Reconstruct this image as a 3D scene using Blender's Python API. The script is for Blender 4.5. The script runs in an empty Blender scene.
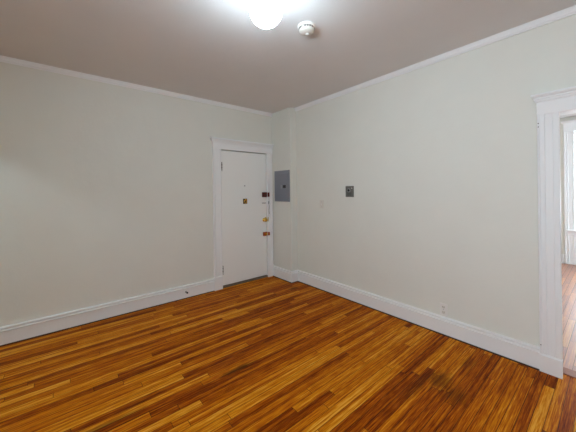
import bpy, bmesh, math, random
from mathutils import Vector, Matrix
random.seed(7)
S = bpy.context.scene
COL = S.collection
PI = math.pi

# ------------------------------------------------------------------ camera
H = 2.714                                     # ceiling height
cam_d = bpy.data.cameras.new('camera'); cam = bpy.data.objects.new('camera', cam_d); COL.objects.link(cam)
yaw, roll = 0.694, -0.012
fw = Vector((math.sin(yaw), math.cos(yaw), 0)); rt = Vector((math.cos(yaw), -math.sin(yaw), 0)); up = Vector((0, 0, 1))
r2 = rt*math.cos(roll) + up*math.sin(roll); u2 = -rt*math.sin(roll) + up*math.cos(roll)
cam.matrix_world = Matrix(((r2.x, u2.x, -fw.x, -2.8719), (r2.y, u2.y, -fw.y, -3.711), (r2.z, u2.z, -fw.z, 1.4149), (0, 0, 0, 1)))
cam_d.sensor_width = 36; cam_d.lens = 36*273.98/576
cam_d.shift_y = -(216-190.936)/576
cam_d.clip_start = 0.05
S.camera = cam

# ------------------------------------------------------------------ world, daylight, exposure
SKY = 8.2
GLOBE = 37.0
HALL = 110.0
w = bpy.data.worlds.new('sky'); S.world = w; w.use_nodes = True
bg = w.node_tree.nodes['Background']
bg.inputs['Color'].default_value = (0.83, 0.95, 1.07, 1); bg.inputs['Strength'].default_value = SKY
S.view_settings.view_transform = 'Standard'; S.view_settings.look = 'None'
S.view_settings.gamma = 1.0; S.view_settings.use_curve_mapping = False
S.view_settings.exposure = 0.74
try:
    S.cycles.max_bounces = 12; S.cycles.diffuse_bounces = 8; S.cycles.use_denoising = True
    S.cycles.sample_clamp_indirect = 8
except Exception: pass

def portal(name, loc, rot, sx, sy):
    l = bpy.data.lights.new(name, 'AREA'); l.shape = 'RECTANGLE'; l.size = sx; l.size_y = sy
    l.cycles.is_portal = True
    o = bpy.data.objects.new(name, l); COL.objects.link(o); o.location = loc; o.rotation_euler = rot
    return o

# ------------------------------------------------------------------ materials
def mat(name): 
    m = bpy.data.materials.new(name); m.use_nodes = True
    return m, m.node_tree.nodes, m.node_tree.links, m.node_tree.nodes['Principled BSDF']
def plain(name, col, rough=0.5, metal=0.0, bump=0.0, scale=60, emit=None, spec=0.5, var=0.0):
    m, N, L, B = mat(name)
    B.inputs['Base Color'].default_value = (*col, 1); B.inputs['Roughness'].default_value = rough
    B.inputs['Metallic'].default_value = metal; B.inputs['Specular IOR Level'].default_value = spec
    tc = N.new('ShaderNodeTexCoord'); nz = N.new('ShaderNodeTexNoise')
    nz.inputs['Scale'].default_value = scale; nz.inputs['Detail'].default_value = 4
    L.new(tc.outputs['Object'], nz.inputs['Vector'])
    if var:
        mx = N.new('ShaderNodeMix'); mx.data_type = 'RGBA'
        mx.inputs['A'].default_value = (*[c*(1-var) for c in col], 1); mx.inputs['B'].default_value = (*[min(1, c*(1+var)) for c in col], 1)
        L.new(nz.outputs['Fac'], mx.inputs['Factor']); L.new(mx.outputs['Result'], B.inputs['Base Color'])
    if bump:
        bp = N.new('ShaderNodeBump'); bp.inputs['Strength'].default_value = bump; bp.inputs['Distance'].default_value = 0.004
        L.new(nz.outputs['Fac'], bp.inputs['Height']); L.new(bp.outputs['Normal'], B.inputs['Normal'])
    if emit:
        B.inputs['Emission Color'].default_value = (*emit[0], 1); B.inputs['Emission Strength'].default_value = emit[1]
    return m

def plaster(name, col, rough=0.6, big=0.35):
    """old painted plaster: fine roller stipple on slow hand trowelled waves"""
    m, N, L, B = mat(name)
    B.inputs['Roughness'].default_value = rough; B.inputs['Specular IOR Level'].default_value = 0.3
    tc = N.new('ShaderNodeTexCoord')
    a = N.new('ShaderNodeTexNoise'); a.inputs['Scale'].default_value = 3.2; a.inputs['Detail'].default_value = 6; a.inputs['Roughness'].default_value = .55
    b = N.new('ShaderNodeTexNoise'); b.inputs['Scale'].default_value = 70; b.inputs['Detail'].default_value = 3
    for n in (a, b): L.new(tc.outputs['Object'], n.inputs['Vector'])
    mx = N.new('ShaderNodeMix'); mx.data_type = 'RGBA'
    mx.inputs['A'].default_value = (*[c*.965 for c in col], 1); mx.inputs['B'].default_value = (*[min(1, c*1.03) for c in col], 1)
    L.new(a.outputs['Fac'], mx.inputs['Factor']); L.new(mx.outputs['Result'], B.inputs['Base Color'])
    b1 = N.new('ShaderNodeBump'); b1.inputs['Strength'].default_value = big; b1.inputs['Distance'].default_value = .02
    b2 = N.new('ShaderNodeBump'); b2.inputs['Strength'].default_value = .25; b2.inputs['Distance'].default_value = .002
    L.new(a.outputs['Fac'], b1.inputs['Height']); L.new(b.outputs['Fac'], b2.inputs['Height'])
    L.new(b1.outputs['Normal'], b2.inputs['Normal']); L.new(b2.outputs['Normal'], B.inputs['Normal'])
    return m

def boards(name, ramp, stains=(), rough=0.48, width=0.057, spec=.05):
    """narrow oak strips laid along x, random lengths, grain, dark joints, worn stains"""
    m, N, L, B = mat(name)
    def M(op, a, b=None, c=None):
        n = N.new('ShaderNodeMath'); n.operation = op
        for i, v in enumerate((a, b, c)):
            if v is None: continue
            if isinstance(v, (int, float)): n.inputs[i].default_value = v
            else: L.new(v, n.inputs[i])
        return n.outputs[0]
    def white(v, dim='1D', vec=None):
        n = N.new('ShaderNodeTexWhiteNoise'); n.noise_dimensions = dim
        if vec is not None: L.new(vec, n.inputs['Vector'])
        else: L.new(v, n.inputs['W'])
        return n
    def comb(x, y, z=0.0):
        n = N.new('ShaderNodeCombineXYZ')
        for i, v in enumerate((x, y, z)):
            if isinstance(v, (int, float)): n.inputs[i].default_value = v
            else: L.new(v, n.inputs[i])
        return n.outputs[0]
    def noise(vec, detail=3, rgh=.5, dist=0.0, scale=1.0):
        n = N.new('ShaderNodeTexNoise'); n.inputs['Scale'].default_value = scale; n.inputs['Detail'].default_value = detail
        n.inputs['Roughness'].default_value = rgh; n.inputs['Distortion'].default_value = dist
        L.new(vec, n.inputs['Vector']); return n.outputs['Fac']
    def rng(v, a, b, c, d):
        n = N.new('ShaderNodeMapRange'); n.inputs[1].default_value = a; n.inputs[2].default_value = b
        n.inputs[3].default_value = c; n.inputs[4].default_value = d; L.new(v, n.inputs[0]); return n.outputs[0]
    tc = N.new('ShaderNodeTexCoord'); sp = N.new('ShaderNodeSeparateXYZ'); L.new(tc.outputs['Object'], sp.inputs[0])
    x, y = sp.outputs[0], sp.outputs[1]
    yr = M('DIVIDE', y, width); row = M('FLOOR', yr); fy = M('FRACT', yr)
    rr = white(row); rr2 = white(M('ADD', row, 91.7))
    ln = M('MULTIPLY_ADD', rr2.outputs['Value'], 1.1, .75)
    al = M('DIVIDE', M('ADD', x, M('MULTIPLY_ADD', rr.outputs['Value'], 9.0, 40.0)), ln)
    seg = M('FLOOR', al); fx = M('FRACT', al)
    idn = white(None, '2D', comb(row, seg))
    ids = idn.outputs['Value']
    idc = N.new('ShaderNodeSeparateColor'); L.new(idn.outputs['Color'], idc.inputs[0])
    off = M('MULTIPLY', idc.outputs[1], 60.0)
    g1 = noise(comb(M('MULTIPLY', x, 1.0), M('MULTIPLY', y, 62.0), off), 4, .6, .5)
    g2 = noise(comb(M('MULTIPLY', x, 9.0), M('MULTIPLY', y, 170.0), off), 3, .6, .2)
    g3 = noise(comb(M('MULTIPLY', x, 1.1), M('MULTIPLY', y, 1.1), 3.0), 4, .6)
    v = M('MULTIPLY_ADD', ids, .50, .25)
    v = M('ADD', v, M('MULTIPLY_ADD', g1, 1.4, -.70))
    v = M('ADD', v, M('MULTIPLY_ADD', g2, 1.15, -.575))
    v = M('ADD', v, M('MULTIPLY_ADD', g3, .30, -.15))
    cr = N.new('ShaderNodeValToRGB'); L.new(v, cr.inputs[0])
    e = cr.color_ramp.elements
    while len(e) < len(ramp): e.new(.5)
    for i, (p, c) in enumerate(ramp): e[i].position = p; e[i].color = (*c, 1)
    colr = cr.outputs['Color']
    # joints
    j1 = M('LESS_THAN', M('MINIMUM', fy, M('SUBTRACT', 1.0, fy)), .03)
    dj = M('MULTIPLY', M('MINIMUM', fx, M('SUBTRACT', 1.0, fx)), ln)
    j2 = M('LESS_THAN', dj, .0018)
    jo = M('MAXIMUM', j1, j2)
    jm = N.new('ShaderNodeMix'); jm.data_type = 'RGBA'; L.new(M('MULTIPLY', jo, .8), jm.inputs['Factor'])
    L.new(colr, jm.inputs['A']); jm.inputs['B'].default_value = (.035, .012, .004, 1)
    cur = jm.outputs['Result']
    for (sx, sy, rx, ry, amt) in stains:
        dx = M('DIVIDE', M('SUBTRACT', x, sx), rx); dy = M('DIVIDE', M('SUBTRACT', y, sy), ry)
        d = M('SQRT', M('ADD', M('MULTIPLY', dx, dx), M('MULTIPLY', dy, dy)))
        nn = noise(comb(M('MULTIPLY', x, 14), M('MULTIPLY', y, 40)), 4, .65)
        f = rng(M('ADD', d, M('MULTIPLY_ADD', nn, 1.4, -.7)), .35, 1.05, amt, 0.0)
        sm = N.new('ShaderNodeMix'); sm.data_type = 'RGBA'; L.new(f, sm.inputs['Factor'])
        L.new(cur, sm.inputs['A']); sm.inputs['B'].default_value = (.050, .018, .003, 1); cur = sm.outputs['Result']
    L.new(cur, B.inputs['Base Color'])
    L.new(M('MULTIPLY_ADD', g1, .16, rough-.08), B.inputs['Roughness'])
    B.inputs['Specular IOR Level'].default_value = spec
    bp = N.new('ShaderNodeBump'); bp.inputs['Strength'].default_value = .25; bp.inputs['Distance'].default_value = .0012
    L.new(M('SUBTRACT', g2, M('MULTIPLY', jo, 1.5)), bp.inputs['Height']); L.new(bp.outputs['Normal'], B.inputs['Normal'])
    return m

OAK = [(0.0, (.09, .012, .0006)), (.27, (.25, .044, .001)), (.52, (.46, .115, .0015)), (.75, (.66, .235, .005)), (1.0, (.80, .40, .05))]
M_wall = plaster('wall_paint', (.745, .750, .692))
M_ceil = plaster('ceiling_paint', (.72, .715, .71), .7, .3)
M_trim = plain('trim_paint', (.83, .845, .85), .35, bump=.12, scale=35)
M_door = plain('door_paint', (.86, .875, .855), .4, bump=.12, scale=30)
M_floor = boards('oak_strip_floor', OAK, stains=[(-1.79, -1.765, .17, .035, .75), (-.72, -2.86, .16, .09, .55), (-.80, -2.99, .13, .10, .45), (-.92, -2.78, .25, .05, .35), (-.28, -.70, .10, .06, .55), (-2.75, -1.70, .35, .03, .55), (-.35, -2.93, .12, .05, .3)])
M_floor_glare = boards('oak_strip_floor_far_glare', [(p, tuple(.5*c+.5*d for c, d in zip(q, (.52, .34, .28)))) for p, q in OAK], rough=.34, spec=.8)  # same oak paled towards pink, window glare put into the colour
M_saddle = plain('saddle_wood', (.30, .085, .03), .35, bump=.1, scale=50, var=.25)
M_sill = plain('worn_threshold', (.16, .13, .10), .5, bump=.2, scale=60, var=.3)
M_gap_shade = plain('baseboard_gap_shade', (.045, .016, .006), .6, bump=.1)  # dark colour stands for shade in the gap under the baseboards
M_brass = plain('brass', (.78, .50, .10), .25, 1.0, bump=.03)
M_copper = plain('copper_lock', (.42, .11, .03), .35, .7, bump=.03)
M_oxblood = plain('oxblood_lock', (.12, .018, .012), .35, .2, bump=.03)
M_bronze = plain('dark_bronze', (.075, .045, .022), .4, .6, bump=.05)
M_steel = plain('steel', (.40, .41, .42), .35, .9, bump=.03)
M_panel = plain('grey_enamel', (.245, .26, .30), .42, .1, bump=.04, scale=90)
M_panel2 = plain('grey_enamel_door', (.225, .24, .28), .42, .1, bump=.04, scale=90)
M_hinge = plain('hinge_metal', (.30, .29, .28), .4, .4, bump=.05)
M_black = plain('black_plastic', (.015, .015, .017), .4, bump=.03)
M_plate = plain('brushed_plate', (.20, .20, .18), .42, .55, bump=.15, scale=120, var=.2)
M_plated = plain('brushed_plate_dark', (.12, .12, .11), .45, .4, bump=.15, scale=120, var=.2)
M_plastic = plain('white_plastic', (.78, .77, .74), .4, bump=.02)
M_cream = plain('cream_plastic', (.70, .68, .62), .45, bump=.02)
M_slot = plain('slot_dark', (.10, .095, .09), .6, bump=.02)
M_globe = plain('lit_glass_globe', (.9, .9, .9), .3, emit=((.83, 1.0, 1.12), GLOBE), bump=.01)
M_shade = plain('roller_shade', (.62, .68, .74), .8, bump=.1, scale=200)
M_screw = plain('rusty_screw', (.06, .035, .025), .5, .5, bump=.05)
def glass():
    m, N, L, B = mat('window_glass'); N.remove(B)
    t = N.new('ShaderNodeBsdfTransparent'); g = N.new('ShaderNodeBsdfGlossy'); g.inputs['Roughness'].default_value = .02
    f = N.new('ShaderNodeMixShader'); f.inputs[0].default_value = .07
    L.new(t.outputs[0], f.inputs[1]); L.new(g.outputs[0], f.inputs[2]); L.new(f.outputs[0], N['Material Output'].inputs[0])
    return m
M_glass = glass()

# ------------------------------------------------------------------ mesh helpers
def bx(bm, x0, x1, y0, y1, z0, z1, bev=0.0, seg=2):
    t = bmesh.new()
    bmesh.ops.create_cube(t, size=1)
    for v in t.verts:
        v.co = Vector(((x0+x1)/2 + v.co.x*(x1-x0), (y0+y1)/2 + v.co.y*(y1-y0), (z0+z1)/2 + v.co.z*(z1-z0)))
    if bev: bmesh.ops.bevel(t, geom=t.edges[:], offset=bev, segments=seg, profile=.5, affect='EDGES')
    merge(bm, t)
def merge(bm, t):
    me = bpy.data.meshes.new('tmp'); t.to_mesh(me); t.free(); bm.from_mesh(me); bpy.data.meshes.remove(me)
def lathe(bm, prof, mtx, n=32, cap=True):
    """prof: list of (radius, height) about local z"""
    rings = []
    for r, h in prof:
        rings.append([bm.verts.new(mtx @ Vector((r*math.cos(2*PI*i/n), r*math.sin(2*PI*i/n), h))) for i in range(n)] if r > 1e-6 else [bm.verts.new(mtx @ Vector((0, 0, h)))])
    for a, b in zip(rings, rings[1:]):
        for i in range(n):
            j = (i+1) % n
            if len(a) == 1 and len(b) == 1: continue
            if len(a) == 1: bm.faces.new((a[0], b[i], b[j]))
            elif len(b) == 1: bm.faces.new((a[i], b[0], a[j]))
            else: bm.faces.new((a[i], b[i], b[j], a[j]))
    for rg, in ((rings[0],), (rings[-1],)):
        if cap and len(rg) > 2: bm.faces.new(rg)
def sweep(bm, prof, path, side):
    """closed profile (out, z) swept along an xy polyline with mitred corners; side=+1 pushes to the left of travel"""
    P = [Vector((a, b)) for a, b in path]; rings = []
    for i, p in enumerate(P):
        ns = []
        if i > 0: d = (P[i]-P[i-1]).normalized(); ns.append(Vector((-d.y, d.x))*side)
        if i < len(P)-1: d = (P[i+1]-P[i]).normalized(); ns.append(Vector((-d.y, d.x))*side)
        if len(ns) == 2:
            m = (ns[0]+ns[1]); m = m/(1+ns[0].dot(ns[1]))
        else: m = ns[0]
        rings.append([bm.verts.new((p.x+m.x*o, p.y+m.y*o, z)) for o, z in prof])
    n = len(prof)
    for a, b in zip(rings, rings[1:]):
        for i in range(n): bm.faces.new((a[i], a[(i+1) % n], b[(i+1) % n], b[i]))
    bm.faces.new(rings[0]); bm.faces.new(rings[-1])
def prism(bm, prof, o, a, b, e):
    """closed 2D profile in axes a, b from origin o, extruded along e"""
    o, a, b, e = map(Vector, (o, a, b, e))
    r0 = [bm.verts.new(o + a*u + b*v) for u, v in prof]; r1 = [bm.verts.new(v.co + e) for v in r0]
    n = len(prof)
    for i in range(n): bm.faces.new((r0[i], r0[(i+1) % n], r1[(i+1) % n], r1[i]))
    bm.faces.new(r0); bm.faces.new(r1)
def tube(bm, pts, r, n=8):
    pts = [Vector(p) for p in pts]; rings = []
    for i, p in enumerate(pts):
        d = (pts[min(i+1, len(pts)-1)] - pts[max(i-1, 0)]).normalized()
        q = d.to_track_quat('Z', 'Y')
        rings.append([bm.verts.new(p + q @ Vector((r*math.cos(2*PI*k/n), r*math.sin(2*PI*k/n), 0))) for k in range(n)])
    for a, b in zip(rings, rings[1:]):
        for k in range(n): bm.faces.new((a[k], a[(k+1) % n], b[(k+1) % n], b[k]))
    bm.faces.new(rings[0]); bm.faces.new(rings[-1])
def obj(name, bm, m, parent=None, smooth=False, label=None):
    bmesh.ops.recalc_face_normals(bm, faces=bm.faces[:])
    me = bpy.data.meshes.new(name); bm.to_mesh(me); bm.free(); me.materials.append(m)
    if smooth:
        for p in me.polygons: p.use_smooth = True
    o = bpy.data.objects.new(name, me); COL.objects.link(o)
    if parent:
        o.parent = parent
        base = parent
        off = Vector(base.location)
        while base.parent: base = base.parent; off += Vector(base.location)
        if off.length: me.transform(Matrix.Translation(-off))
    if label: o['label'] = label
    return o
def struct(name, bm, m, parent=None, label=None):
    o = obj(name, bm, m, parent)
    if not parent: o['kind'] = 'structure'
    if label: o['label'] = label
    return o
def thing(name, loc, label, cat, group=None):
    o = bpy.data.objects.new(name, None); COL.objects.link(o); o.location = loc
    o['label'] = label; o['category'] = cat
    if group: o['group'] = group
    return o
def sroot(name, loc, label):
    o = bpy.data.objects.new(name, None); COL.objects.link(o); o.location = loc
    o['kind'] = 'structure'; o['label'] = label
    return o
def B(): return bmesh.new()
ROT_Y = Matrix.Rotation(PI/2, 4, 'X')         # local z -> -y  (out of the entry wall, into the room)
ROT_X = Matrix.Rotation(-PI/2, 4, 'Y')        # local z -> -x  (out of the right wall, into the room)
T = Matrix.Translation

# ------------------------------------------------------------------ the room shell
XN, YR = -3.92, -5.5          # near side wall, rear wall
TH = .115
XF, YF0, YF1 = 4.35, -5.4, -2.0   # far room
DX0, DX1, DZ = -1.065, -.246, 2.034   # entry door hole
OY0, OY1, OZ = -3.414, -4.311, 1.990   # doorway hole in right wall
CX, CY = -.128, -.481         # pipe chase in the corner

bm = B(); bx(bm, XN-2.2, .05, YR-.15, .2, -.1, 0); struct('floor', bm, M_floor)
bm = B(); bx(bm, .16, XF+.15, YF0-.15, YF1+.15, -.1, 0.0); struct('floor_far', bm, M_floor_glare)
bm = B(); bx(bm, XN-2.2, XF+.15, YR-.15, .2, H, H+.1); struct('ceiling', bm, M_ceil)

bm = B()                      # entry wall
bx(bm, XN-2.2, DX0, 0, .16, 0, H); bx(bm, DX1, .16, 0, .16, 0, H); bx(bm, DX0, DX1, 0, .16, DZ, H); bx(bm, DX0, DX1, .09, .16, 0, DZ)
struct('wall_left', bm, M_wall, label='long off white plaster wall with the entry door')
bm = B()                      # right wall with the doorway
bx(bm, 0, TH, OY0, 0, 0, H); bx(bm, 0, TH, OY1, OY0, OZ, H); bx(bm, 0, TH, YR, OY1, 0, H)
struct('wall_right', bm, M_wall, label='off white plaster wall right of the corner')
bm = B(); bx(bm, CX, 0, CY, 0, 0, H, .006); struct('wall_corner', bm, M_wall, label='narrow boxed corner beside the entry door')
# rear wall (behind the camera)
bm = B(); bx(bm, XN, .16, YR-.15, YR, 0, H); struct('wall_rear', bm, M_wall)
# near side wall with an opening to a lit hall
HY0, HY1, HZ = -.25, -1.55, 2.155
bm = B(); bx(bm, XN-TH, XN, HY0, 0, 0, H); bx(bm, XN-TH, XN, HY1, HY0, HZ, H); 
NW0, NW1, WZ0, WZ1 = -4.85, -3.45, .80, 2.2      # unseen window left of the camera, added to light the right wall
bx(bm, XN-TH, XN, NW1, HY1, 0, H); bx(bm, XN-TH, XN, YR-.15, NW0, 0, H); bx(bm, XN-TH, XN, NW0, NW1, 0, WZ0); bx(bm, XN-TH, XN, NW0, NW1, WZ1, H); struct('wall_near', bm, M_wall)
bm = B(); bx(bm, XN-2.2, XN-2.05, -3, 0, 0, H); bx(bm, XN-2.2, XN-TH, -3.1, -3, 0, H); struct('wall_hall', bm, M_wall)
# far room
FW0, FW1, FZ0, FZ1 = -3.215, -4.6, .64, 2.45    # its window
bm = B()
bx(bm, XF, XF+.15, YF0, FW1, 0, H); bx(bm, XF, XF+.15, FW0, YF1, 0, H); bx(bm, XF, XF+.15, FW1, FW0, 0, FZ0); bx(bm, XF, XF+.15, FW1, FW0, FZ1, H)
struct('wall_far', bm, M_wall)
bm = B(); bx(bm, TH, XF+.15, YF1, YF1+.15, 0, H); struct('wall_far_left', bm, M_wall)
SW0, SW1 = 2.3, 3.2           # unseen second far-room window, added to brighten that room
bm = B(); bx(bm, TH, SW0, YF0-.15, YF0, 0, H); bx(bm, SW1, XF+.15, YF0-.15, YF0, 0, H); bx(bm, SW0, SW1, YF0-.15, YF0, 0, .64); bx(bm, SW0, SW1, YF0-.15, YF0, 2.4, H)
struct('wall_far_right', bm, M_wall)

# portals in the far window and the two added window openings
portal('window_daylight', (XN-TH, (NW0+NW1)/2, (WZ0+WZ1)/2), (0, -PI/2, 0), WZ1-WZ0, NW1-NW0)
portal('window_daylight', ((SW0+SW1)/2, YF0-.14, 1.52), (-PI/2, 0, 0), SW1-SW0, 1.76)
portal('window_daylight', (XF+.14, (FW0+FW1)/2, (FZ0+FZ1)/2), (0, PI/2, 0), FZ1-FZ0, FW0-FW1)

# ------------------------------------------------------------------ baseboards and crown
BASE = [(0, 0), (.004, 0), (.004, .004), (.023, .004), (.023, .124), (.031, .128), (.031, .138), (.019, .143), (.019, .152), (.028, .157), (.028, .166), (.016, .172), (0, .172)]
CROWN = [(0, H-.048), (.013, H-.048), (.014, H-.040), (.021, H-.034), (.025, H-.020), (.031, H-.009), (.036, H-.007), (.037, H), (0, H)]
bm = B(); sweep(bm, BASE, [(XN, 0), (-1.192, 0)], -1); struct('baseboard_left', bm, M_trim)
bm = B(); sweep(bm, BASE, [(CX, -.001), (CX, CY), (0, CY), (0, -3.318)], -1); struct('baseboard_right', bm, M_trim)
bm = B(); sweep(bm, BASE, [(0, -4.43), (0, YR)], -1); sweep(bm, BASE, [(0, YR), (XN, YR)], -1); sweep(bm, BASE, [(XN, YR), (XN, HY1)], -1); struct('baseboard_rear', bm, M_trim)
bm = B(); sweep(bm, BASE, [(XF, -2.0), (XF, -3.07)], -1); sweep(bm, BASE, [(TH, -3.2), (TH, YF1), (XF, YF1)], -1); sweep(bm, BASE, [(XF, -4.74), (XF, YF0), (TH, YF0)], -1); struct('baseboard_far', bm, M_trim)
GAP_SHADE = [(.012, 0), (.036, 0), (.035, .005), (.030, .0075), (.012, .0075)]  # added strip that draws the shadow line under the baseboards
bm = B(); sweep(bm, GAP_SHADE, [(XN, 0), (-1.194, 0)], -1); sweep(bm, GAP_SHADE, [(CX, -.034), (CX, CY), (0, CY), (0, -3.316)], -1); struct('trim_gap_shade', bm, M_gap_shade, label='thin dark strip standing in for the shadow line at the foot of the baseboards')
bm = B(); sweep(bm, CROWN, [(XN, 0), (CX, 0)], -1); struct('trim_1', bm, M_trim, label='slim white crown moulding over the entry wall')
bm = B(); sweep(bm, CROWN, [(0, CY), (0, YR)], -1); struct('trim_2', bm, M_trim, label='slim white crown moulding over the right wall')

# ------------------------------------------------------------------ entry door
D = sroot('door_1', (-.65, 0, 0), 'flat white entry door with brass locks in a white moulded casing')
LX0, LX1, LZ0, LZ1, LY = DX0+.004, DX1-.004, .034, 2.024, .006
bm = B(); bx(bm, LX0, LX1, LY, LY+.045, LZ0, LZ1, .003); leaf = obj('door_leaf', bm, M_door, D)
# casing profile across (0 at the opening edge, w at the outer edge), out of wall
def casing_prof(wd): return [(0, 0), (0, .019), (.006, .024), (.018, .024), (.024, .019), (wd-.034, .019), (wd-.030, .024), (wd-.020, .030), (wd-.004, .030), (wd, .026), (wd, 0)]
bm = B(); prism(bm, casing_prof(.125), (DX0+.003, 0, .19), (-1, 0, 0), (0, -1, 0), (0, 0, DZ-.19+.001)); obj('side_casing', bm, M_trim, D)
bm = B(); prism(bm, casing_prof(.108), (DX1-.003, 0, .19), (1, 0, 0), (0, -1, 0), (0, 0, DZ-.19+.001)); obj('side_casing', bm, M_trim, D)
bm = B(); bx(bm, -1.195, DX0+.003, -.032, 0, 0, .19, .003); obj('plinth_block', bm, M_trim, D)
bm = B(); bx(bm, DX1-.003, CX-.002, -.032, 0, 0, .19, .003); obj('plinth_block', bm, M_trim, D)
bm = B(); bx(bm, -1.192, -.131, -.026, 0, DZ, 2.118, .002); obj('head_casing', bm, M_trim, D)
HEAD = [(0, 0), (.030, 0), (.032, .010), (.036, .016), (.036, .024), (.044, .034), (.056, .050), (.060, .056), (.060, .068), (.054, .076), (0, .076)]
bm = B(); sweep(bm, [(o, 2.116+z) for o, z in [(0, 0)]+[(o-.026, z) for o, z in HEAD[1:]]], [(-1.190, 0), (-1.190, -.026), (-.1305, -.026)], -1)
bx(bm, -1.190, -.1305, -.026, 0, 2.117, 2.191); obj('head_moulding', bm, M_trim, D)
bm = B(); bx(bm, DX0+.001, DX1-.001, -.012, .06, 0, .027, .004); obj('threshold', bm, M_sill, D, label='worn grey brown threshold strip')
def hinge(z):
    bm = B()
    for k in range(3): lathe(bm, [(.0, -.018), (.007, -.017), (.007, .017), (0, .018)], T((DX0+.013, -.020, z+(k-1)*.040)), 12)
    h = obj('hinge', bm, M_hinge, D, True, label='painted barrel hinge')
    bm = B()
    for k in range(2): lathe(bm, [(0, -.004), (.009, -.0035), (.009, .0035), (0, .004)], T((DX0+.013, -.020, z+(k-.5)*.040)), 12)
    lathe(bm, [(0, -.008), (.006, -.005), (.006, .0), (0, .004)], T((DX0+.013, -.020, z-.066)), 12)
    obj('hinge_pin', bm, M_black, h)
hinge(1.79); hinge(.275)
bm = B(); lathe(bm, [(.011, 0), (.011, .004), (.007, .006), (.005, .003), (0, .003)], T((-.658, LY, 1.503)) @ ROT_Y, 20); obj('peephole', bm, M_steel, D, True)
# brass knocker on a dark square plate
bm = B(); bx(bm, -.691, -.618, LY-.008, LY, 1.222, 1.302, .003); k = obj('knocker_plate', bm, M_bronze, D, label='dark bronze knocker plate')
bm = B(); lathe(bm, [(.014, 0), (.014, .012), (.009, .018), (0, .020)], T((-.650, LY-.008, 1.283)) @ ROT_Y, 16)
ring = [(-.655+.020*math.sin(a), LY-.020+.004*math.cos(a), 1.258+.024*math.cos(a)) for a in [i*2*PI/24 for i in range(25)]]
tube(bm, ring, .0055); bx(bm, -.662, -.640, LY-.022, LY-.008, 1.228, 1.242, .003); obj('knocker', bm, M_brass, k, True, label='brass knocker ring')
# rim locks: body on the leaf, keeper on the casing
def rimlock(z, h, m, x0, turn):
    bm = B(); bx(bm, x0, LX1-.001, LY-.030, LY, z-h/2, z+h/2, .005); r = obj('rim_lock', bm, m, D, label='dark red rim deadbolt' if turn else 'coppery rim latch')
    bm = B(); bx(bm, DX1+.001, DX1+.030, -.045, -.018, z-h/2+.004, z+h/2-.004, .004); obj('strike', bm, m, r)
    bm = B()
    xc = (x0+LX1)/2
    lathe(bm, [(.014, 0), (.014, .006), (.010, .008), (0, .008)], T((xc, LY-.030, z)) @ ROT_Y, 20)
    if turn: bx(bm, xc-.016, xc+.016, LY-.050, LY-.036, z-.005, z+.005, .003)
    else: bx(bm, xc-.004, xc+.024, LY-.046, LY-.034, z-.018, z+.014, .004)
    obj('thumb_turn', bm, M_bronze if turn else M_brass, r)
rimlock(1.358, .080, M_oxblood, -.336, True)
rimlock(.715, .062, M_copper, -.325, False)
# chain guard
bm = B(); bx(bm, -.335, LX1-.012, LY-.008, LY, 1.213, 1.229, .002); bx(bm, -.330, LX1-.020, LY-.012, LY-.006, 1.218, 1.224, .001); cg = obj('chain_track', bm, M_steel, D, label='thin steel chain track')
bm = B(); bx(bm, DX1+.012, DX1+.034, -.030, -.018, 1.205, 1.250, .002)
z = 1.205
for i in range(12):
    c = Vector((DX1+.024+.004*math.sin(i*.6), -.034, z-.006-i*.0135)); pts = []
    for q in range(11):
        a = q*2*PI/10; dx = .0048*math.cos(a); dz = .0095*math.sin(a)
        pts.append(c + (Vector((dx, 0, dz)) if i % 2 else Vector((0, dx, dz))))
    tube(bm, pts, .0019, 6)
obj('chain', bm, M_steel, cg, True, label='steel door chain hanging on the casing')
# knob
bm = B(); lathe(bm, [(.030, 0), (.030, .004), (.024, .010), (.012, .014), (.011, .030), (.020, .038), (.028, .048), (.029, .058), (.022, .068), (0, .071)], T((-.300, LY, .945)) @ ROT_Y, 28)
obj('door_knob', bm, M_brass, D, True, label='round brass door knob')
bm = B(); bx(bm, LX1-.03, LX1-.002, LY-.004, LY, .915, .985, .001); bx(bm, DX1+.002, DX1+.014, -.027, -.016, .915, .985, .001); obj('latch_plate', bm, M_brass, D, label='brass latch plate')

# ------------------------------------------------------------------ doorway into the next room
W = sroot('trim_3', (0, OY0, 0), 'white moulded casing around the open doorway')
def jamb_prof(wd): return [(0, 0), (0, .020), (.004, .024), (.034, .024), (.038, .019), (wd-.044, .019), (wd-.040, .024), (wd-.016, .024), (wd-.012, .031), (wd-.003, .031), (wd, .028), (wd, 0)]
for (ye, s) in ((OY0, 1), (OY1, -1)):
    bm = B(); prism(bm, jamb_prof(.124), (0, ye-.027*s, .136), (0, s, 0), (-1, 0, 0), (0, 0, OZ-.136-.011)); obj('side_casing', bm, M_trim, W)
    bm = B(); prism(bm, [(0, 0), (.034, 0), (.034, .128), (.026, .137), (0, .137)], (0, ye-.028*s, 0), (-1, 0, 0), (0, 0, 1), (0, .127*s, 0)); obj('plinth_block', bm, M_trim, W)
    bm = B(); prism(bm, jamb_prof(.124), (TH, ye-.010*s, 0), (0, s, 0), (1, 0, 0), (0, 0, OZ-.011)); obj('far_casing', bm, M_trim, W)
    bm = B(); bx(bm, 0, TH, min(ye, ye-.014*s), max(ye, ye-.014*s), 0, OZ-.014, .001); obj('jamb', bm, M_trim, W)
bm = B(); bx(bm, 0, TH, OY1, OY0, OZ-.014, OZ, .001); obj('head_jamb', bm, M_trim, W)
ya, yb = OY0+.099, OY1-.099
bm = B(); bx(bm, -.027, 0, yb, ya, OZ-.012, 2.078, .002); obj('head_casing', bm, M_trim, W)
bm = B(); bx(bm, TH, TH+.027, yb, ya, OZ-.012, 2.13, .002); obj('far_casing', bm, M_trim, W)
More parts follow.
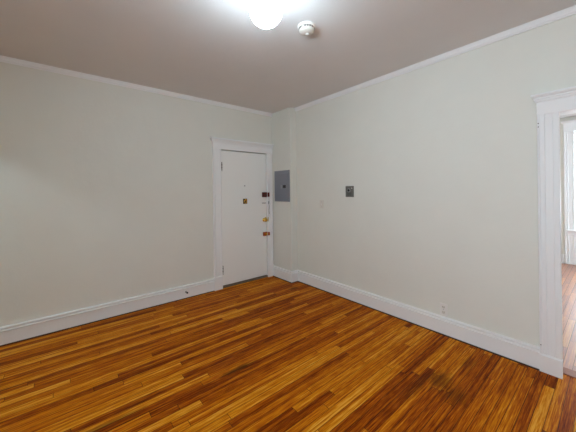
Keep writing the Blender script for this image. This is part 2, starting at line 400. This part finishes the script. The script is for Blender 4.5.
CAP = [(0, 0), (.006, 0), (.010, .008), (.010, .018), (.016, .022), (.016, .034), (.024, .040), (.030, .050), (.030, .058), (.026, .062), (0, .062)]
bm = B(); sweep(bm, [(o, 2.074+z) for o, z in CAP], [(0, ya), (-.027, ya), (-.027, yb), (0, yb)], -1)
bx(bm, -.027, 0, yb, ya, 2.075, 2.135); obj('head_moulding', bm, M_trim, W)
for z in (1.912, 1.885, .205):
    bm = B(); lathe(bm, [(.0036, 0), (.0036, .002), (.002, .003), (0, .003)], T((-.031, ya-.010, z)) @ ROT_X, 10); obj('screw', bm, M_screw, W, label='rusty screw head on the outer bead')
bm = B(); bx(bm, .053, .16, OY1+.014, OY0-.014, -.02, .006, .003); struct('trim_4', bm, M_saddle, label='reddish wood saddle in the open doorway')

# ------------------------------------------------------------------ far window
F = sroot('window_1', (XF, (FW0+FW1)/2, FZ0), 'tall white sash window in the next room')
for (ye, s) in ((FW0, 1), (FW1, -1)):
    bm = B(); prism(bm, [(0, 0), (0, .018), (.010, .026), (.030, .020), (.075, .020), (.090, .032), (.105, .022), (.118, .034), (.132, .034), (.135, .028), (.135, 0)], (XF, ye, .005), (0, s, 0), (-1, 0, 0), (0, 0, 2.44)); obj('side_casing', bm, M_trim, F)
bm = B(); bx(bm, XF-.036, XF, FW1-.137, FW0+.137, 2.445, 2.60, .003); sweep(bm, [(0, 2.60), (.012, 2.60), (.030, 2.625), (.034, 2.640), (0, 2.640)], [(XF, FW1-.137), (XF-.036, FW1-.137), (XF-.036, FW0+.137), (XF, FW0+.137)], 1); obj('head_casing', bm, M_trim, F)
bm = B(); bx(bm, XF-.075, XF+.02, FW1-.11, FW0+.11, .612, .640, .006); bx(bm, XF-.045, XF, FW1-.10, FW0+.10, .545, .612, .006); obj('window_sill', bm, M_trim, F)
bm = B(); bx(bm, XF-.018, XF, FW1, FW0, .17, .545, .004); bx(bm, XF-.026, XF, FW1, FW0, 0.0, .17, .004); obj('apron_panel', bm, M_trim, F)
def sash(x, z0, z1):
    bm = B(); a, b = FW1+.005, FW0-.005
    bx(bm, x, x+.035, a, a+.045, z0, z1, .003); bx(bm, x, x+.035, b-.045, b, z0, z1, .003); bx(bm, x, x+.035, a, b, z0, z0+.055, .003); bx(bm, x, x+.035, a, b, z1-.045, z1, .003)
    s = obj('sash', bm, M_trim, F)
    bm = B(); bx(bm, x+.014, x+.019, a+.04, b-.04, z0+.05, z1-.04); obj('pane', bm, M_glass, s)
sash(XF+.04, FZ0, 1.56); sash(XF+.085, 1.52, FZ1)
bm = B(); bx(bm, XF+.018, XF+.021, FW1+.02, FW0-.02, 1.60, 2.40); lathe(bm, [(.018, 0), (.018, FW0-FW1-.04)], T((XF+.022, FW0-.02, 2.41)) @ Matrix.Rotation(PI/2, 4, 'X'), 14)
bx(bm, XF+.014, XF+.025, FW1+.02, FW0-.02, 1.585, 1.605, .003); obj('roller_shade', bm, M_shade, F)
def plain_window(name, loc, rz, wd, ht, label):
    """sash window; local x runs along the wall, local +y points into the room, origin at the middle of the sill"""
    Mx = T(loc) @ Matrix.Rotation(rz, 4, 'Z'); R = sroot(name, loc, label); h = wd/2
    def put(nm, bm, m, par): bm.transform(Mx); return obj(nm, bm, m, par)
    bm = B()
    bx(bm, -h-.11, -h, 0, .022, -.02, ht, .003); bx(bm, h, h+.11, 0, .022, -.02, ht, .003); bx(bm, -h-.12, h+.12, 0, .022, ht, ht+.12, .003)
    bx(bm, -h-.13, h+.13, -.06, .03, -.03, 0, .004); put('window_frame', bm, M_trim, R)
    for (q, za, zb) in ((.035, 0, ht/2+.02), (.075, ht/2-.02, ht)):
        bm = B(); c, d = -q-.035, -q
        bx(bm, -h, -h+.045, c, d, za, zb, .003); bx(bm, h-.045, h, c, d, za, zb, .003); bx(bm, -h, h, c, d, za, za+.05, .003); bx(bm, -h, h, c, d, zb-.04, zb, .003)
        s = put('sash', bm, M_trim, R)
        bm = B(); bx(bm, -h+.04, h-.04, -q-.020, -q-.015, za+.045, zb-.035); put('pane', bm, M_glass, s)
plain_window('window_added_near', (XN, (NW0+NW1)/2, WZ0), -PI/2, NW1-NW0, WZ1-WZ0, 'white sash window added in the side wall for daylight, out of the picture on the left')
plain_window('window_added_far', ((SW0+SW1)/2, YF0, .64), 0, SW1-SW0, 1.76, 'unseen white sash window added on the side wall of the next room for daylight')

# ------------------------------------------------------------------ things on the walls and ceiling
# breaker panel
y0, y1, z0, z1 = -.462, -.084, 1.246, 1.742
P = thing('breaker_panel', (CX, (y0+y1)/2, z0), 'grey metal electrical breaker panel on the corner wall beside the entry door', 'electrical panel')
bm = B(); bx(bm, CX-.016, CX, y0, y1, z0, z1, .004); obj('cover', bm, M_panel, P)
bm = B(); bx(bm, CX-.023, CX-.012, y0+.022, y1-.022, z0+.022, z1-.055, .003); dr = obj('door', bm, M_panel2, P)
bm = B(); bx(bm, CX-.028, CX-.021, -.385, -.320, 1.462, 1.508, .002); obj('latch', bm, M_black, dr, label='black latch')
bm = B(); bx(bm, CX-.025, CX-.021, -.285, -.262, 1.455, 1.512, .001); obj('rating_label', bm, plain('label_sticker', (.34, .36, .37), .5, bump=.02), dr, label='small pale sticker')
for yy in (y0+.012, y1-.012):
    for zz in (z0+.03, z1-.03):
        bm = B(); lathe(bm, [(.006, 0), (.006, .002), (0, .003)], T((CX-.016, yy, zz)) @ ROT_X, 10); obj('screw', bm, M_steel, P, True)
# intercom plate
y0, y1, z0, z1 = -1.570, -1.443, 1.327, 1.469
P = thing('wall_intercom', (0, (y0+y1)/2, z0), 'small square grey metal intercom plate with a black round button on the right wall', 'intercom')
bm = B(); bx(bm, -.010, 0, y0, y1, z0, z1, .003); bx(bm, -.013, -.008, y0+.012, y1-.012, z0+.012, z1-.012, .002); obj('plate', bm, M_plate, P)
bm = B(); lathe(bm, [(.024, 0), (.024, .004), (.019, .006), (.017, .004), (0, .004)], T((-.013, -1.500, 1.413)) @ ROT_X, 24); obj('button_ring', bm, M_steel, P, True)
bm = B(); lathe(bm, [(.017, 0), (.017, .006), (.012, .009), (0, .010)], T((-.016, -1.500, 1.413)) @ ROT_X, 20); obj('button', bm, M_black, P, True, label='black round button')
bm = B(); lathe(bm, [(.007, 0), (.007, .003), (0, .005)], T((-.013, -1.546, 1.440)) @ ROT_X, 14); obj('screw', bm, M_plastic, P, True, label='bright screw head')
bm = B(); bx(bm, -.0145, -.012, -1.540, -1.478, 1.345, 1.388, .001); obj('speaker_grille', bm, M_plated, P)
bm = B()
for k in range(5): bx(bm, -.0165, -.0135, -1.537, -1.481, 1.349+k*.008, 1.352+k*.008)
obj('grille_slats', bm, M_plate, P)
# light switch
P = thing('light_switch', (0, -1.010, 1.16), 'narrow off white light switch plate near the corner, left of the intercom', 'light switch')
bm = B(); bx(bm, -.006, 0, -1.046, -.974, 1.160, 1.278, .003); obj('plate', bm, M_cream, P)
bm = B(); bx(bm, -.007, -.005, -1.017, -1.003, 1.204, 1.234, .0005); bx(bm, -.018, -.005, -1.014, -1.006, 1.217, 1.231, .002); obj('toggle', bm, M_plastic, P)
for zz in (1.183, 1.255):
    bm = B(); lathe(bm, [(.004, 0), (.004, .001), (0, .0015)], T((-.006, -1.010, zz)) @ ROT_X, 10); obj('screw', bm, M_steel, P, True)
# outlet above the baseboard
P = thing('wall_outlet', (0, -2.617, .182), 'white duplex power outlet just above the right wall baseboard', 'outlet')
bm = B(); bx(bm, -.006, 0, -2.653, -2.583, .182, .298, .003); obj('plate', bm, M_plastic, P)
for zz in (.265, .214):
    bm = B(); bx(bm, -.009, -.005, -2.634, -2.602, zz-.014, zz+.014, .004); rc = obj('socket', bm, M_cream, P)
    bm = B(); bx(bm, -.0096, -.0085, -2.626, -2.623, zz-.004, zz+.006); bx(bm, -.0096, -.0085, -2.613, -2.610, zz-.004, zz+.006); bx(bm, -.0096, -.0085, -2.620, -2.616, zz-.011, zz-.007); obj('slot', bm, M_slot, rc)
bm = B(); lathe(bm, [(.004, 0), (.004, .001), (0, .0015)], T((-.006, -2.618, .2395)) @ ROT_X, 10); obj('screw', bm, M_steel, P, True)
# door stop on the left baseboard
P = thing('door_stop', (-1.592, -.018, .086), 'small dark door stop on the baseboard left of the entry door', 'door stop')
bm = B(); lathe(bm, [(.013, 0), (.013, .005), (.006, .008), (.0055, .045), (.0, .046)], T((-1.592, -.018, .086)) @ ROT_Y, 14); obj('post', bm, M_steel, P, True)
bm = B(); lathe(bm, [(.006, .040), (.011, .043), (.011, .058), (.008, .062), (0, .063)], T((-1.592, -.018, .086)) @ ROT_Y, 14); obj('rubber_tip', bm, M_black, P, True, label='black rubber tip')
# smoke detector
P = thing('smoke_detector', (-1.362, -2.150, H), 'round white smoke detector on the ceiling beside the lit globe', 'smoke detector')
FL = Matrix.Rotation(PI, 4, 'X')
tm = T((-1.362, -2.150, H)) @ FL
bm = B(); lathe(bm, [(.070, 0), (.070, .012), (.066, .016), (0, .016)], tm, 40); obj('base', bm, M_plastic, P)
bm = B(); lathe(bm, [(.062, .014), (.062, .034), (.057, .044), (.044, .050), (0, .051)], tm, 40); bd = obj('body', bm, M_cream, P, True)
for k in range(20):
    if k % 5 == 4: continue
    a = k*2*PI/20
    t2 = tm @ Matrix.Rotation(a, 4, 'Z')
    bm = B(); bx(bm, .0605, .0635, -.006, .006, .021, .032); bm.transform(t2); obj('vent_slot', bm, M_slot, bd)
bm = B(); lathe(bm, [(.016, .050), (.016, .053), (.013, .055), (0, .055)], tm @ T((.018, -.012, 0)), 20); obj('test_button', bm, M_plastic, bd, True)
# ceiling globe
GX, GY, GZ, GR = -1.888, -2.337, 2.530, .101
P = thing('ceiling_light', (GX, GY, H), 'lit white glass globe ceiling light', 'ceiling light')
tm = T((GX, GY, H)) @ FL
bm = B(); lathe(bm, [(.062, 0), (.062, .008), (.050, .022), (.020, .032), (.014, .040), (.014, H-GZ-GR+.004)], tm, 40); obj('canopy', bm, M_plastic, P, True)
bm = B(); lathe(bm, [(.097, .049), (.105, .051), (.103, .058), (.089, .081), (.060, .100), (.030, .112), (0, .112), (0, .108), (.029, .108), (.058, .097), (.084, .078), (.097, .055)], T((GX, GY, GZ)), 48); obj('globe_light_shield', bm, M_plastic, P, True)  # added opaque cap, shaped to keep the globe's light off the nearby ceiling
bm = B(); lathe(bm, [(0, GR)] + [(GR*math.sin(i*PI/24), GR*math.cos(i*PI/24)) for i in range(1, 24)] + [(0, -GR)], T((GX, GY, GZ)), 48); obj('glass_globe', bm, M_globe, P, True)
# hall lamp (its light falls through the side opening onto the entry wall)
HX, HLY = -4.86, -1.1
P = thing('hall_light', (HX, HLY, H), 'small lit round ceiling light in the side hall', 'ceiling light')
tm = T((HX, HLY, H)) @ FL
bm = B(); lathe(bm, [(.09, 0), (.09, .02), (.07, .03), (0, .03)], tm, 32); obj('canopy', bm, M_plastic, P, True)
bm = B(); lathe(bm, [(.05, .025)] + [(.075*math.sin(a), .10-.075*math.cos(a)) for a in [.7+i*(PI-.7)/14 for i in range(14)]] + [(0, .175)], tm, 32)
obj('glass_globe', bm, plain('hall_globe', (.9, .9, .9), .3, emit=((.80, 1.0, 1.10), HALL), bump=.01), P, True)
